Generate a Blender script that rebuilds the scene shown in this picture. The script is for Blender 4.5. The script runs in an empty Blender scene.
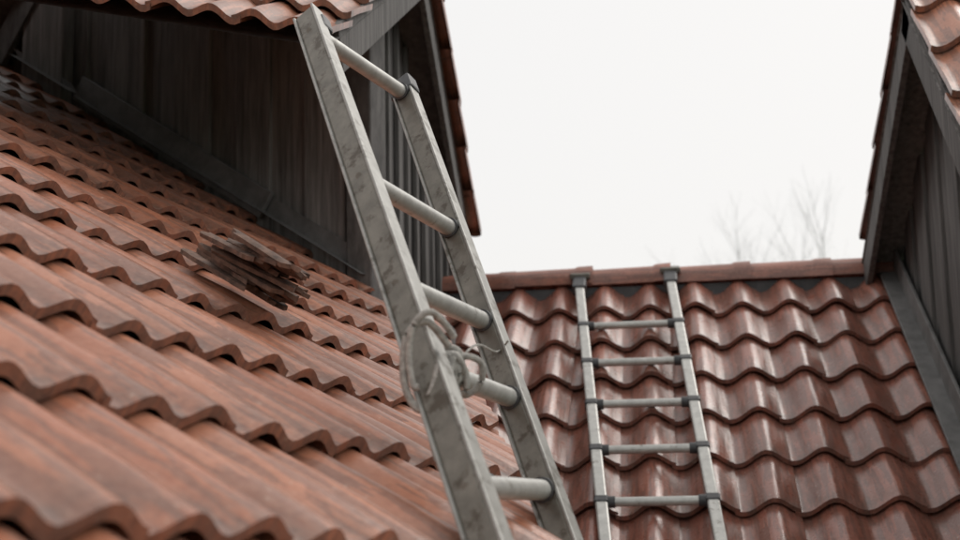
import bpy, bmesh, math, random
from mathutils import Vector, Matrix
random.seed(4)
V=Vector
sc=bpy.context.scene
sc.view_settings.view_transform='Standard'; sc.view_settings.look='None'; sc.view_settings.exposure=0
R=math.radians
# ------------------------------------------------ helpers
def empty(name):
    e=bpy.data.objects.new(name,None); sc.collection.objects.link(e); return e
def mkobj(name,verts,faces,mat,parent=None,smooth=False,uvs=None,tint=None):
    me=bpy.data.meshes.new(name); me.from_pydata([tuple(v) for v in verts],[],faces); me.update()
    if smooth:
        me.polygons.foreach_set('use_smooth',[True]*len(me.polygons))
    if uvs:
        l=me.uv_layers.new(name='UVMap')
        for lp in me.loops: l.data[lp.index].uv=uvs[lp.vertex_index]
    if tint:
        a=me.color_attributes.new('tint','FLOAT_COLOR','POINT')
        for i,t in enumerate(tint): a.data[i].color=(t[0],t[1],t[2],1)
    o=bpy.data.objects.new(name,me); sc.collection.objects.link(o)
    if mat: me.materials.append(mat)
    if parent: o.parent=parent
    return o
def bevel(o,w=.003,seg=2):
    m=o.modifiers.new('b','BEVEL'); m.width=w; m.segments=seg; m.limit_method='ANGLE'
    return o
def frame_box(name,c,ax,ay,az,sx,sy,sz,mat,parent,bw=.003):
    vs=[c+ax*(sx*i)+ay*(sy*j)+az*(sz*k) for i in(-.5,.5) for j in(-.5,.5) for k in(-.5,.5)]
    fs=[(0,1,3,2),(4,6,7,5),(0,4,5,1),(2,3,7,6),(0,2,6,4),(1,5,7,3)]
    o=mkobj(name,vs,fs,mat,parent)
    bm=bmesh.new(); bm.from_mesh(o.data); bmesh.ops.recalc_face_normals(bm,faces=bm.faces); bm.to_mesh(o.data); bm.free()
    if bw: bevel(o,bw)
    return o
def beam(name,a,b,wdir,w,h,mat,parent,bw=.003):
    az=(b-a); L=az.length; az=az/L
    ax=(wdir-az*wdir.dot(az)).normalized(); ay=az.cross(ax)
    return frame_box(name,(a+b)/2,ax,ay,az,w,h,L,mat,parent,bw)
def tube(name,pts,rads,mat,parent,n=14,cap=True):
    vs=[];fs=[]
    for i,p in enumerate(pts):
        t=(pts[min(i+1,len(pts)-1)]-pts[max(i-1,0)]).normalized()
        ref=V((0,0,1)) if abs(t.z)<.9 else V((1,0,0))
        x=t.cross(ref).normalized(); y=t.cross(x)
        r=rads[i] if isinstance(rads,(list,tuple)) else rads
        for k in range(n):
            a=2*math.pi*k/n; vs.append(p+x*(r*math.cos(a))+y*(r*math.sin(a)))
    for i in range(len(pts)-1):
        for k in range(n):
            fs.append((i*n+k,i*n+(k+1)%n,(i+1)*n+(k+1)%n,(i+1)*n+k))
    if cap: fs.append(tuple(range(n))[::-1]); fs.append(tuple(range((len(pts)-1)*n,len(pts)*n)))
    o=mkobj(name,vs,fs,mat,parent,smooth=True)
    m=o.modifiers.new('e','EDGE_SPLIT'); m.split_angle=R(50)
    return o
# ------------------------------------------------ materials
def newmat(name):
    m=bpy.data.materials.new(name); m.use_nodes=True; nt=m.node_tree
    return m,nt,nt.nodes['Principled BSDF']
def N(nt,t,**k):
    n=nt.nodes.new(t)
    for a,b in k.items():
        if a in n.inputs: n.inputs[a].default_value=b
        else: setattr(n,a,b)
    return n
def mix(nt,fac,a,b,mode='MIX'):
    n=nt.nodes.new('ShaderNodeMix'); n.data_type='RGBA'; n.blend_type=mode
    for idx,v in ((0,fac),(6,a),(7,b)):
        if isinstance(v,(int,float)): n.inputs[idx].default_value=v
        elif isinstance(v,tuple): n.inputs[idx].default_value=v
        else: nt.links.new(v,n.inputs[idx])
    return n.outputs[2]
def ramp(nt,src,p0,p1,c0=(0,0,0,1),c1=(1,1,1,1)):
    n=nt.nodes.new('ShaderNodeValToRGB'); e=n.color_ramp.elements
    e[0].position=p0;e[1].position=p1;e[0].color=c0;e[1].color=c1
    nt.links.new(src,n.inputs[0]); return n.outputs[0]
def tile_mat(name,cA,cB,cDark,rough,lichen=.5,dirt=.7):
    m,nt,b=newmat(name); L=nt.links
    at=N(nt,'ShaderNodeAttribute',attribute_name='tint'); sep=N(nt,'ShaderNodeSeparateColor'); L.new(at.outputs['Color'],sep.inputs[0])
    tc=N(nt,'ShaderNodeTexCoord')
    mp=N(nt,'ShaderNodeMapping'); mp.inputs['Scale'].default_value=(60,5,1); L.new(tc.outputs['UV'],mp.inputs[0])
    st=N(nt,'ShaderNodeTexNoise',Scale=1.0,Detail=5.0); L.new(mp.outputs[0],st.inputs['Vector'])
    n1=N(nt,'ShaderNodeTexNoise',Scale=4.0,Detail=5.0,Roughness=.65); L.new(tc.outputs['Object'],n1.inputs['Vector'])
    n2=N(nt,'ShaderNodeTexNoise',Scale=90.0,Detail=3.0); L.new(tc.outputs['Object'],n2.inputs['Vector'])
    n3=N(nt,'ShaderNodeTexNoise',Scale=22.0,Detail=6.0,Roughness=.7); L.new(tc.outputs['Object'],n3.inputs['Vector'])
    c=mix(nt,sep.outputs[0],cA,cB)
    c=mix(nt,ramp(nt,st.outputs[0],.45,.8),c,tuple(min(1,x*1.3) for x in cB[:3])+(1,))
    d0=N(nt,'ShaderNodeMath',operation='MULTIPLY'); L.new(ramp(nt,st.outputs[0],.5,.25),d0.inputs[0]); d0.inputs[1].default_value=.75
    c=mix(nt,d0.outputs[0],c,cDark)
    d=N(nt,'ShaderNodeMath',operation='MULTIPLY'); L.new(ramp(nt,n1.outputs[0],.45,.75),d.inputs[0]); d.inputs[1].default_value=dirt
    c=mix(nt,d.outputs[0],c,cDark)
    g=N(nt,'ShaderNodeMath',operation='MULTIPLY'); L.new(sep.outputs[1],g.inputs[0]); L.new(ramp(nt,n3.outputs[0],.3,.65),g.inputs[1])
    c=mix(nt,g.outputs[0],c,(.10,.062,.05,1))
    l=N(nt,'ShaderNodeMath',operation='MULTIPLY'); L.new(ramp(nt,n3.outputs[0],.65,.71),l.inputs[0]); l.inputs[1].default_value=lichen
    c=mix(nt,l.outputs[0],c,(.45,.39,.32,1))
    l2_=N(nt,'ShaderNodeMath',operation='MULTIPLY'); L.new(ramp(nt,n2.outputs[0],.70,.74),l2_.inputs[0]); l2_.inputs[1].default_value=lichen*1.5
    c=mix(nt,l2_.outputs[0],c,(.52,.47,.41,1))
    c=mix(nt,.12,c,ramp(nt,n2.outputs[0],.3,.7,(.09,.045,.03,1),(.68,.44,.32,1)))
    L.new(c,b.inputs['Base Color'])
    rr=N(nt,'ShaderNodeMapRange'); L.new(n3.outputs[0],rr.inputs[0]); rr.inputs[3].default_value=rough-.14; rr.inputs[4].default_value=rough+.14
    L.new(rr.outputs[0],b.inputs['Roughness'])
    b.inputs['Specular IOR Level'].default_value=.7
    bp=N(nt,'ShaderNodeBump',Strength=.2,Distance=.003); L.new(n2.outputs[0],bp.inputs['Height']); 
    bp2=N(nt,'ShaderNodeBump',Strength=.3,Distance=.005); L.new(st.outputs[0],bp2.inputs['Height']); L.new(bp.outputs[0],bp2.inputs['Normal'])
    L.new(bp2.outputs[0],b.inputs['Normal'])
    return m
M_A=tile_mat('terracotta_warm',(.40,.135,.068,1),(.50,.20,.115,1),(.21,.09,.06,1),.35,.22,.42)
M_B=tile_mat('terracotta_red',(.31,.10,.068,1),(.40,.145,.10,1),(.17,.07,.054,1),.30,.45,.6)
M_R=tile_mat('terracotta_ridge',(.34,.112,.07,1),(.44,.165,.11,1),(.19,.075,.055,1),.45,.25,.4)
def noisy(name,c0,c1,scale,rough,metal=0,stretch=(1,1,1),bump=.2,dist=.004,extra=None):
    m,nt,b=newmat(name); L=nt.links
    tc=N(nt,'ShaderNodeTexCoord'); mp=N(nt,'ShaderNodeMapping'); mp.inputs['Scale'].default_value=stretch
    L.new(tc.outputs['Object'],mp.inputs[0])
    n=N(nt,'ShaderNodeTexNoise',Scale=scale,Detail=6.0,Roughness=.65); L.new(mp.outputs[0],n.inputs['Vector'])
    c=ramp(nt,n.outputs[0],.32,.7,c0,c1)
    if extra:
        n2=N(nt,'ShaderNodeTexNoise',Scale=extra[1],Detail=5.0,Roughness=.7); L.new(tc.outputs['Object'],n2.inputs['Vector'])
        c=mix(nt,ramp(nt,n2.outputs[0],extra[2],extra[2]+.08),c,extra[0])
    L.new(c,b.inputs['Base Color']); b.inputs['Roughness'].default_value=rough; b.inputs['Metallic'].default_value=metal
    bp=N(nt,'ShaderNodeBump',Strength=bump,Distance=dist); L.new(n.outputs[0],bp.inputs['Height']); L.new(bp.outputs[0],b.inputs['Normal'])
    return m
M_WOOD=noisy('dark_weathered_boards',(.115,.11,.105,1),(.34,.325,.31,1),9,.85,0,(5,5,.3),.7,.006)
M_WOODR=noisy('boards_toned_for_lit_side',(.06,.057,.055,1),(.19,.182,.174,1),9,.85,0,(5,5,.3),.7,.006)  # darker copy of the boards, light on that side worked into the colour
M_WOOD2=noisy('dark_trim_boards',(.08,.077,.074,1),(.19,.182,.175,1),14,.75,0,(2,2,.6),.4)
M_LEAD=noisy('lead_flashing',(.14,.138,.135,1),(.25,.245,.24,1),12,.6,.1,(1,1,1),.3)
M_ALU=noisy('aged_aluminium',(.135,.128,.108,1),(.235,.222,.19,1),26,.5,.25,(1,1,1),.15,.002,((.085,.07,.052,1),18,.54))
M_ALU2=noisy('clean_aluminium',(.44,.435,.41,1),(.62,.615,.58,1),30,.42,.35,(1,1,1),.08,.002,((.27,.25,.22,1),25,.6))
M_ALU3=noisy('dull_aluminium',(.26,.255,.235,1),(.40,.395,.37,1),30,.45,.3,(1,1,1),.08,.002,((.16,.15,.13,1),20,.56))
M_RUBBER=noisy('black_plastic',(.04,.041,.043,1),(.085,.085,.088,1),30,.5)
M_ROPE=noisy('grey_rope_fibre',(.24,.23,.21,1),(.52,.50,.46,1),120,.9,0,(1,1,1),.6,.003)
M_SLATE=noisy('broken_tile_clay',(.06,.04,.032,1),(.24,.14,.10,1),40,.8,0,(1,1,1),.4)
M_PLASTER=noisy('plaster',(.3,.29,.27,1),(.4,.39,.36,1),3,.9)
M_GRASS=noisy('grass',(.03,.05,.02,1),(.06,.09,.035,1),2,.95)
M_BARK=noisy('bark_painted_haze',(.42,.42,.41,1),(.52,.52,.51,1),5,.9)  # pale bark: the mist before the far trees is put into the colour
# ------------------------------------------------ tiles
def prof(u,H):
    x=(u-.12)%1.0
    s=.5-.5*math.cos(2*math.pi*x)
    return H*(s**1.1)
def prof2(u,H):   # double-roll tile
    x=(2*u-.12)%1.0
    s=.5-.5*math.cos(2*math.pi*x)
    return H*(s**.9)
def tile_roof(name,O,eU,eV,u0,u1,v0,v1,w,ex,H,mat,parent,thick=.014,lift=.03,pf=prof,nu=12,nv=4,jit=1.0):
    n=eU.cross(eV).normalized()
    if n.z<0:n=-n
    vs=[];fs=[];uv=[];ti=[]
    c0=math.floor(u0/w);c1=math.ceil(u1/w)
    nr=round((v1-v0)/ex)
    for r in range(nr):
        for c in range(c0,c1):
            ju=random.gauss(0,.002)*jit;jn=random.gauss(0,.0022)*jit;jv=random.gauss(0,.004)*jit;rot=random.gauss(0,.006)*jit
            if random.random()<.05*jit: jv+=random.uniform(-.022,.022); rot+=random.uniform(-.03,.03); jn+=random.uniform(0,.006)
            tcol=min(1,max(0,random.gauss(.5,.34)))
            dark=random.random()
            base=len(vs); ln=ex*1.18; vstart=v0+r*ex-(ln-ex)
            for j in range(nv+1):
                fv=j/nv
                for i in range(nu+1):
                    fu=-.03+1.08*i/nu
                    uu=c*w+fu*w+ju+rot*(fv-.5)*ln; vv=vstart+fv*ln+jv - rot*(fu-.5)*w
                    h=pf(fu,H)+fv*lift+jn+.007*fu
                    h-= .004*(fv>.99)
                    vs.append(O+eU*uu+eV*vv+n*h); uv.append((uu+r*.37,vv+c*.71))
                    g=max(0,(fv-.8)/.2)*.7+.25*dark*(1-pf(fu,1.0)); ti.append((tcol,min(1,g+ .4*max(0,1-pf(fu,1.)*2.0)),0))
            for j in range(nv):
                for i in range(nu):
                    a=base+j*(nu+1)+i; fs.append((a,a+1,a+nu+2,a+nu+1))
            def skirt(ring):
                b2=len(vs)
                for q in ring:
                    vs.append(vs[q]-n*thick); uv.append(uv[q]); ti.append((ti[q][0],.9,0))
                for k in range(len(ring)-1): fs.append((ring[k],ring[k+1],b2+k+1,b2+k))
            def dup(ring):
                b=len(vs)
                for q in ring: vs.append(vs[q].copy());uv.append(uv[q]);ti.append(ti[q])
                return list(range(b,b+len(ring)))
            skirt(dup([base+nv*(nu+1)+i for i in range(nu+1)]))
            skirt(dup([base+j*(nu+1) for j in range(nv+1)]))
            skirt(dup([base+j*(nu+1)+nu for j in range(nv+1)]))
    return mkobj(name,vs,fs,mat,parent,True,uv,ti)
def bisect(o,co,no):
    bm=bmesh.new(); bm.from_mesh(o.data)
    bmesh.ops.bisect_plane(bm,geom=bm.verts[:]+bm.edges[:]+bm.faces[:],plane_co=co,plane_no=no,clear_outer=True)
    bm.to_mesh(o.data); bm.free()
def sheet(name,pts,mat,parent):
    return mkobj(name,pts,[tuple(range(len(pts)))],mat,parent)
house=empty('tiled_roof_house')
# ---- roof A (left, near)
OA=V((-0.965,5.364,0.780)); eC=V((0.305,0.949,-0.080)).normalized(); eR=V((0.796,-0.300,-0.526)).normalized()
nA=eC.cross(eR); nA=nA if nA.z>0 else -nA
cut_co=V((-1.059,5.768,.885)); cut_dir=V((-.179+1.059,2.098-5.768,0)).normalized(); cut_no=V((-cut_dir.y,cut_dir.x,0))
if cut_no.x<0: cut_no=-cut_no
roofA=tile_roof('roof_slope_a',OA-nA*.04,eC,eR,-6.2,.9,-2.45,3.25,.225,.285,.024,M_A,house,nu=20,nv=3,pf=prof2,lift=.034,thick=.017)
bisect(roofA,cut_co,cut_no)
def ptA(c,r,h=0): return OA+eC*c+eR*r+nA*h
deck=sheet('roof_deck_a',[ptA(-6.2,-2.4,-.08),ptA(.9,-2.4,-.08),ptA(.9,3.3,-.08),ptA(-6.2,3.3,-.08)],M_WOOD2,house); bisect(deck,cut_co,cut_no)
def cutpt(y,h=0):
    k=(y-cut_co.y)/cut_dir.y; p=cut_co+cut_dir*k
    z=OA.z-((p.x-OA.x)*nA.x+(p.y-OA.y)*nA.y)/nA.z
    return V((p.x,p.y,z+h))
a,b=cutpt(5.9,-.1),cutpt(1.2,-.1)
sheet('side_wall_a',[a-cut_no*.01,b-cut_no*.01,V((b.x,b.y,-5))-cut_no*.01,V((a.x,a.y,-5))-cut_no*.01],M_WOOD,house)
# ---- roof B
thB=math.atan(.649); eUB=V((1,0,0)); eVB=V((0,-math.cos(thB),-math.sin(thB))); OB=V((0,5.99,.649*5.99-2.99)); nB=V((0,-math.sin(thB),math.cos(thB)))
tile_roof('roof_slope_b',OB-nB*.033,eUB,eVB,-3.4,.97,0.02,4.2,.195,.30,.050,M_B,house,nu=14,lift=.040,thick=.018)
sheet('roof_deck_b',[OB+V((-3.6,0,0))-nB*.07,OB+V((1.1,0,0))-nB*.07,OB+V((1.1,0,0))-nB*.07+eVB*4.2,OB+V((-3.6,0,0))-nB*.07+eVB*4.2],M_WOOD2,house)
sheet('roof_slope_back',[OB+V((-3.6,0,-.02)),OB+V((1.3,0,-.02)),OB+V((1.3,3,-2)),OB+V((-3.6,3,-2))],M_B,house)
pe=OB+eVB*4.1
sheet('front_wall',[V((-3.5,pe.y+.15,pe.z-.05)),V((3.5,pe.y+.15,pe.z-.05)),V((3.5,pe.y+.15,-5)),V((-3.5,pe.y+.15,-5))],M_PLASTER,house)
# ridge caps
vs=[];fs=[];uv=[];ti=[]
x=-1.75;k=0
while x<.95:
    Lr=.35; n=12; tcol=random.random(); dz=random.gauss(0,.0025); sl=random.gauss(0,.0015)
    for j,(xx,rr) in enumerate(((x,.080),(x+Lr*.84,.084),(x+Lr*.88,.090),(x+Lr+.025,.092))):
        xx=min(xx,1.0)
        for i in range(n+1):
            a=math.pi*i/n*1.0; vs.append(V((xx,6.0+math.cos(a)*rr*1.1,.900+dz+sl*j+math.sin(a)**.8*rr)))
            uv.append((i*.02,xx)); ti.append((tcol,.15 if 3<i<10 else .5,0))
    for j in range(3):
        for i in range(n):
            q=k+j*(n+1)+i; fs.append((q,q+1,q+n+2,q+n+1))
    k=len(vs); x+=Lr
rc=mkobj('ridge_caps',vs,fs,M_R,house,True,uv,ti)
mm=rc.modifiers.new('s','SOLIDIFY'); mm.thickness=.014; mm.offset=-1
mm=rc.modifiers.new('e','EDGE_SPLIT'); mm.split_angle=R(40)
frame_box('ridge_board',V((-.4,5.985,.86)),V((1,0,0)),V((0,1,0)),V((0,0,1)),2.75,.1,.06,M_RUBBER,house)
# ---- left dormer
FA=V((-2.50,4.864,1.67)); FB=V((-.985,4.318,.665))
hd=V((FB.x-FA.x,FB.y-FA.y,0)); Lh=hd.length; hd/=Lh; hn=V((hd.y,-hd.x,0)); 
if hn.y>0: hn=-hn
def roofLz(y): return 1.17+.53*(y-3.17) if y<4.75 else 1.17+.53*(4.75-3.17)-.53*(y-4.75)
ss=[0]
while ss[-1]<1: ss.append(min(1,ss[-1]+random.uniform(.075,.12)))
for i in range(len(ss)-1):
    s0=ss[i];s1=ss[i+1]
    if s1-s0<.02: continue
    p=FA+(FB-FA)*s0; q=FA+(FB-FA)*s1; m=(p+q)/2
    top=2.7 if m.x<-1.6 else roofLz(m.y)
    bot=min(p.z,q.z)-.12
    off=hn*(.012 if i%2 else -.004)+hn*random.uniform(-.003,.003)
    frame_box('cheek_board',V((m.x,m.y,(top+bot)/2))+off,hd,hn,V((0,0,1)),(s1-s0)*Lh+(.02 if i%2 else -.004),.02,top-bot,M_WOOD,house)
p=FA+(FB-FA)*.1
frame_box('corner_post',V((p.x,p.y,2.2))+hn*.06,hd,hn,V((0,0,1)),.22,.06,1.5,M_WOOD,house,.006)
frame_box('corner_post',V((FB.x,FB.y,1.15))+hn*.01,hd,hn,V((0,0,1)),.10,.10,1.25,M_WOOD2,house,.006)
beam('verge_board',V((-2.66,4.83,1.68)),V((-2.36,4.72,2.10)),hn,.03,.10,M_WOOD2,house)
sheet('gusset_boards',[V((-2.72,4.9,1.6)),V((-2.44,4.80,1.5)),V((-2.44,4.80,2.0)),V((-2.66,4.88,1.68))],M_WOOD,house)
def strip(name,a,b,w,h,mat,off=.0):
    d=(b-a).normalized(); side=(hn-nA*hn.dot(nA)); side=(side-d*side.dot(d)).normalized()
    vs=[a+side*off+nA*.055,b+side*off+nA*.055,b+side*(off+w)+nA*.05,a+side*(off+w)+nA*.05,a+side*off+V((0,0,h)),b+side*off+V((0,0,h))]
    return mkobj(name,vs,[(0,1,2,3),(4,5,1,0)],mat,house)
a=FA+(FB-FA)*.18+hn*.035; b=FB+hn*.035
strip('lead_flashing_run',a,b,.06,.13,M_LEAD)
beam('flashing_board',FA+(FB-FA)*.2+V((0,0,.10))+hn*.05,FA+(FB-FA)*.76+V((0,0,.09))+hn*.05,hn,.02,.10,M_LEAD,house)
strip('lead_soaker',FA+hn*.09+V((0,0,.02)),FA+(FB-FA)*.2+hn*.09+V((0,0,.02)),.05,.09,M_LEAD)
y=4.36
while y<6.2:
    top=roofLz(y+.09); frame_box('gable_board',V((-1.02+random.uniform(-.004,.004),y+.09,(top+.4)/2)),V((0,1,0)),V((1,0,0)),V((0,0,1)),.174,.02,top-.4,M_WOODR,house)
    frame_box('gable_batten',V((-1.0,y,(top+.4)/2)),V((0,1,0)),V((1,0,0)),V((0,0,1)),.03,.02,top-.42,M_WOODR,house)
    y+=.18
beam('corner_flashing',FB+V((.03,.0,.10)),V((-.86,5.3,.60)),V((0,0,1)),.09,.02,M_LEAD,house)
E1=V((-.811,3.17,1.172)); AP=V((-.85,4.75,2.01)); E2=V((-.92,6.33,1.17))
ru=(AP-E1).normalized(); eu=V((-.522,-.087,.085)).normalized()
eu=(eu-ru*eu.dot(ru)).normalized()
LR=(AP-E1).length
ORN=AP-ru*(LR+.10)+V((0,0,-.022))
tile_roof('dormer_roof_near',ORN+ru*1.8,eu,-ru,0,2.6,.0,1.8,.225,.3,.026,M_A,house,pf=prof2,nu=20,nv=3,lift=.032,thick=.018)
rnn=eu.cross(ru); rnn=rnn if rnn.z>0 else -rnn
sheet('soffit',[ORN+ru*.05-rnn*.02,ORN+ru*.05+eu*2.7-rnn*.02,ORN+ru*1.8+eu*2.7-rnn*.02,ORN+ru*1.8-rnn*.02],M_WOOD2,house)
ru2=(E2-AP).normalized()
tile_roof('dormer_roof_far',AP+V((0.03,0,.05)),V((-1,0,0)),ru2,0,2.4,0,(AP-E2).length,.2,.3,.05,M_A,house,thick=.035,lift=.045)
for nm,A_,B_ in (('rake_board',E1,AP),('rake_board',AP,E2)):
    d=(B_-A_).normalized(); dn=V((0,-d.z,d.y)); dn=dn if dn.z>0 else -dn
    k=.1 if A_ is E1 else 0
    beam(nm,A_+d*k-dn*.07+V((-.02,0,0)),B_-dn*.07+V((-.02,0,0)),V((1,0,0)),.025,.13,M_WOODR,house)
dn=V((0,.469,.883)); w=V((-2.2,0,0)); sheet('soffit_far',[AP-dn*.04,E2-dn*.04,E2-dn*.04+w,AP-dn*.04+w],M_WOOD2,house)
# ---- right dormer
AR=V((.85,4.56,1.66)); FR=V((.85,5.95,.955)); NR=V((.85,3.2,.36))
y=2.9;i=0
while y<6.25:
    bw=random.uniform(.12,.18); yc=y+bw/2; i+=1
    top=(AR.z-(AR.y-yc)*.956) if yc<AR.y else AR.z-(yc-AR.y)*.507
    bot=.649*min(yc,5.9)-2.99-.1
    if top>bot:
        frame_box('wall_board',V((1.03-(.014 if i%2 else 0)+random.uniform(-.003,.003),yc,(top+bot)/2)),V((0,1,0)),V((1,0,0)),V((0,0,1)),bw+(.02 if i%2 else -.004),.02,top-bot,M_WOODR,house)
    y+=bw
frame_box('corner_post',V((.99,5.98,1.0)),V((1,0,0)),V((0,1,0)),V((0,0,1)),.10,.12,.5,M_WOOD2,house)
for A_,B_,nm,mt in ((AR,FR,'far',M_B),(AR,NR,'near',M_A)):
    d=(B_-A_).normalized()
    tile_roof('right_dormer_roof_'+nm,A_+V((0,0,.05)),V((1,0,0)),d,0,2.2,0,(A_-B_).length,.17,.3,.04,mt,house,thick=.022,lift=.036)
    dn=V((0,-d.z,d.y)); dn=dn if dn.z>0 else -dn
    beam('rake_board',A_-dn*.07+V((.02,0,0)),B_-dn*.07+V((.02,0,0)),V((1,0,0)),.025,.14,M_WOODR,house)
    w=V((2.2,0,0)); sheet('soffit',[A_-dn*.02,B_-dn*.02,B_-dn*.02+w,A_-dn*.02+w],M_WOOD,house)
p0=V((.985,5.9,.649*5.9-2.99))+nB*.06; p1=V((.985,3.2,.649*3.2-2.99))+nB*.06
beam('lead_flashing_run',p0+V((-.02,0,0)),p1+V((-.02,0,0)),V((1,0,0)),.10,.015,M_LEAD,house)
beam('flashing_upstand',p0+V((.0,0,.06)),p1+V((.0,0,.06)),V((1,0,0)),.014,.09,M_LEAD,house)
# ------------------------------------------------ ladder 1
N0=V((-.691,2.511,.944));N1=V((-.232,1.666,-.060));F0=V((-.575,2.888,.911));F1=V((-.173,2.087,-.077))
l1=empty('telescopic_ladder')
rd=(F0-N0).normalized()
rt=[0.035,.414,.628,.767,.935]; ft=[.02,.405,.615,.766,.923]
def rail(a,b,t0,t1,w,h):
    A_=a.lerp(b,t0);B_=a.lerp(b,t1)
    beam('rail_web',A_,B_,rd,w,h,M_ALU,l1,.007)
    az=(B_-A_).normalized(); ay=az.cross((rd-az*rd.dot(az)).normalized())
    for s in(-1,1):
        beam('rail_lip',A_+ay*(s*h*.5),B_+ay*(s*h*.5),rd,w+.006,.006,M_ALU3,l1,.002)
rail(N0,N1,-.02,1.10,.028,.048)
rail(F0,F1,-.01,1.10,.026,.046)
for i,(s,t) in enumerate(zip(rt,ft)):
    a=N0.lerp(N1,s);b=F0.lerp(F1,t); d=(b-a).normalized()
    tube('rung',[a,b],.0165,M_ALU2,l1,18)
    tube('rung_collar',[a+d*.012,a+d*.030],.0205,M_RUBBER,l1,18)
    tube('rung_collar',[b-d*.030,b-d*.012],.0205,M_RUBBER,l1,18)
    tube('rung_rivet',[a-d*.014,a-d*.0175],.006,M_ALU,l1,12)
ax=(F1-F0).normalized()
beam('top_cap',F0-ax*.02,F0+ax*.035,rd,.036,.062,M_RUBBER,l1,.006)
beam('top_clamp',N0+rd*.02,N0+ax*.05+rd*.02,rd,.03,.062,M_RUBBER,l1,.006)
# ------------------------------------------------ ladder 2
l2=empty('telescopic_ladder.001')
def pB(x,y): return V((x,y,.649*y-2.907))
La,Lb=pB(-.378,5.84),pB(-.168,3.7); Ra,Rb=pB(.022,5.86),pB(.167,3.72)
ys=[5.50,5.225,4.95,4.68,4.41,4.14,3.87]
def aty(a,b,y): return a.lerp(b,(y-a.y)/(b.y-a.y))
for a,b in((La,Lb),(Ra,Rb)):
    beam('rail',a,b,V((1,0,0)),.040,.03,M_ALU2,l2,.006)
    beam('top_hook_block',a+V((0,.07,.045)),a-V((0,.035,.025)),V((1,0,0)),.060,.05,M_RUBBER,l2,.008)
    beam('top_hook_arm',a+V((0,.03,.05)),a+V((0,.23,.09)),V((1,0,0)),.09,.025,M_ALU,l2,.006)
for y in ys:
    a=aty(La,Lb,y);b=aty(Ra,Rb,y); d=(b-a).normalized()
    tube('rung',[a,b],.0155,M_ALU2,l2,16)
    for p_,s in((a,1),(b,-1)):
        beam('joint',p_+eVB*-.018,p_+eVB*.018,V((1,0,0)),.048,.038,M_RUBBER,l2,.006)
        tube('rung_collar',[p_+d*s*.02,p_+d*s*.045],.0195,M_RUBBER,l2,16)
# ------------------------------------------------ rope
rope=empty('rope')
c4=N0.lerp(N1,.767); d4=(F0.lerp(F1,.766)-c4).normalized()
def smooth_pts(p,n=8):
    out=[]
    for i in range(len(p)-1):
        a=p[max(i-1,0)];b=p[i];c=p[i+1];d=p[min(i+2,len(p)-1)]
        for k in range(n):
            t=k/n; out.append(.5*((2*b)+(c-a)*t+(2*a-5*b+4*c-d)*t*t+(3*b-a-3*c+d)*t**3))
    return out+[p[-1]]
def loop(center,axis,r,turns,pitch,rr,seed,squash=1):
    rnd=random.Random(seed); axis=axis.normalized(); x=axis.orthogonal().normalized(); y=axis.cross(x); pts=[]
    n=int(turns*8)
    for i in range(n+1):
        a=2*math.pi*i/8; pts.append(center+axis*(pitch*i/8+rnd.gauss(0,.004))+x*(math.cos(a)*(r+rnd.gauss(0,.005)))+y*(math.sin(a)*(r*squash+rnd.gauss(0,.004))))
    return tube('rope_coil',smooth_pts(pts,5),rr,M_ROPE,rope,8)
loop(c4+d4*.04,d4,.022,4,.012,.0055,1)
loop(c4+d4*.06,d4+V((.2,0,.4)),.026,3,.012,.0055,2)
loop(c4+d4*.07,d4+V((.5,.1,-.3)),.022,2.5,.013,.005,3)
pz=[(.03,0,.03),(.005,-.033,.062),(-.020,-.042,.045),(-.028,-.042,.0),(-.022,-.042,-.04),(-.004,-.042,-.062),(.012,-.04,-.035),(.02,-.03,-.0)]
w1=[c4+V(q) for q in pz]
tube('rope_strand',smooth_pts(w1),.0055,M_ROPE,rope,8)
tube('rope_strand',smooth_pts([q+V((.009,-.004,.012)) for q in w1[:5]]+[c4+V((-.005,-.045,-.03))]),.005,M_ROPE,rope,8)
e=c4+d4*.09
tube('rope_tail',smooth_pts([e,e+V((.025,-.02,.025)),e+V((.05,-.01,.015)),e+V((.045,.0,-.015)),e+V((.02,.0,-.03)),e+V((.0,-.01,-.01))]),.005,M_ROPE,rope,8)
tube('rope_tail',smooth_pts([e+V((-.02,-.02,0)),e+V((-.015,-.03,-.05)),e+V((-.022,-.03,-.09)),e+V((-.015,-.03,-.125))]),.005,M_ROPE,rope,8)
g=F0.lerp(F1,.69)
tube('wire_tie',smooth_pts([e,e+V((.03,.06,.05)),g+V((0,-.03,.01)),g+V((.02,-.02,.03))]),.0018,M_ROPE,rope,6)
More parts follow.
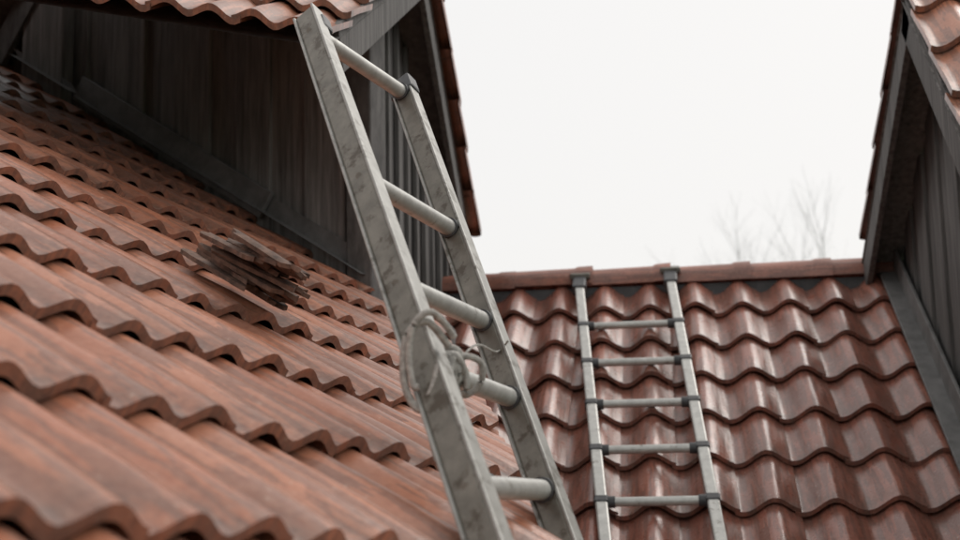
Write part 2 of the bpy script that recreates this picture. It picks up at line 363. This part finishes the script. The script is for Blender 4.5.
# ------------------------------------------------ broken tiles
bt=empty('broken_roof_tiles')
rb=random.Random(11)
for k in range(7):
    c=ptA(-2.62-.016*k+rb.uniform(-.015,.015),1.12+.018*k+rb.uniform(-.03,.03),.030+.015*k); ang=rb.uniform(-.28,.28)
    u_=(eC*math.cos(ang)+eR*math.sin(ang)); v_=(eR*math.cos(ang)-eC*math.sin(ang)); v_=(v_+nA*rb.uniform(.0,.14)).normalized()
    nn=u_.cross(v_); nn=nn if nn.z>0 else -nn
    vs=[];fs=[];W=.135-.008*k;Ln=.22-.012*k
    for j in range(11):
        for i in range(13):
            fu=i/12;fv=j/10
            ed=rb.uniform(-.016,.016) if j in(0,10) else 0
            eu_=rb.uniform(-.006,.006) if i in(0,12) else 0
            tp=1-.35*(1-fv)*(k%2)
            vs.append(c+u_*((fu-.5)*W*tp+eu_)+v_*((fv-.5)*Ln+ed)+nn*(.006*math.sin(fu*math.pi*2)))
    for j in range(10):
        for i in range(12):
            a=j*13+i; fs.append((a,a+1,a+14,a+13))
    o=mkobj('fragment',vs,fs,M_SLATE,bt,True); mm=o.modifiers.new('s','SOLIDIFY'); mm.thickness=.009; 
    mm=o.modifiers.new('e','EDGE_SPLIT')
# ------------------------------------------------ trees
def tree(base,ztop,seed,name):
    rnd=random.Random(seed); vs=[];fs=[]
    def seg(a,b,r0,r1,n=4):
        t=(b-a).normalized(); x=t.orthogonal().normalized(); y=t.cross(x); k=len(vs)
        for p,r in((a,r0),(b,r1)):
            for i in range(n):
                q=2*math.pi*i/n; vs.append(p+x*(r*math.cos(q))+y*(r*math.sin(q)))
        for i in range(n): fs.append((k+i,k+(i+1)%n,k+n+(i+1)%n,k+n+i))
    def grow(p,d,L,r,lev):
        segs=3
        for s in range(segs):
            q=p+d*(L/segs); seg(p,q,r,r*.82); r*=.82; p=q
            d=(d+V((rnd.gauss(0,.12),rnd.gauss(0,.12),rnd.gauss(.03,.08)))).normalized()
            if lev>0 and s>0:
                for _ in range(2 if lev<4 else 1):
                    e=V((rnd.gauss(0,1),rnd.gauss(0,1),rnd.gauss(0,.4))); e=(d*1.1+e.normalized()*.75+V((0,0,.15))).normalized()
                    grow(p,e,L*rnd.uniform(.55,.8),r*.6,lev-1)
        if lev>0: grow(p,d,L*.75,r,lev-1)
    grow(V((0,0,0)),V((0,0,1)),5,.16,5)
    zt=max(v.z for v in vs); s=(ztop-base.z)/zt
    vs=[base+v*s for v in vs]
    cx=sum(v.x for v in vs)/len(vs)-base.x
    vs=[v-V((cx,0,0)) for v in vs]
    return mkobj(name,vs,fs,M_BARK)
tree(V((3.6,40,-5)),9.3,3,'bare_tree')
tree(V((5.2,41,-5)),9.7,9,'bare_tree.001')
# ground
mkobj('ground',[(-400,-400,-5),(400,-400,-5),(400,400,-5),(-400,400,-5)],[(0,1,2,3)],M_GRASS)
# ------------------------------------------------ world & light
w=bpy.data.worlds.new('World'); sc.world=w; w.use_nodes=True; nt=w.node_tree; bg=nt.nodes['Background']
sky=nt.nodes.new('ShaderNodeTexSky'); sky.sky_type='NISHITA'; sky.sun_disc=False; sky.sun_elevation=R(48); sky.sun_rotation=R(40); sky.dust_density=6; sky.air_density=1
c=mix(nt,.9,sky.outputs[0],(8.4,8.28,8.12,1))
nt.links.new(c,bg.inputs['Color']); bg.inputs['Strength'].default_value=.115
sl=bpy.data.lights.new('sun','SUN'); sl.energy=1.1; sl.angle=R(30); sl.color=(1,.96,.91); so=bpy.data.objects.new('sun',sl); sc.collection.objects.link(so)
el,az=R(48),R(40)
sd=V((math.sin(az)*math.cos(el),math.cos(az)*math.cos(el),math.sin(el)))
so.rotation_euler=sd.to_track_quat('Z','Y').to_euler()
# ------------------------------------------------ camera
psi,phi,rho=R(8),R(9.4),R(1.2)
f=V((-math.sin(psi)*math.cos(phi),math.cos(psi)*math.cos(phi),math.sin(phi))); r=V((math.cos(psi),math.sin(psi),0)); u=r.cross(f)
ea=r*math.cos(rho)-u*math.sin(rho); eb=r*math.sin(rho)+u*math.cos(rho)
cam=bpy.data.cameras.new('camera'); co=bpy.data.objects.new('camera',cam); sc.collection.objects.link(co)
mw=Matrix.Identity(4)
for i in range(3): mw[i][0]=ea[i]; mw[i][1]=eb[i]; mw[i][2]=-f[i]
co.matrix_world=mw
cam.lens=50; cam.sensor_width=36; cam.clip_start=.05; cam.clip_end=2000
cam.dof.use_dof=True; cam.dof.focus_distance=2.9; cam.dof.aperture_fstop=4.5
sc.camera=co
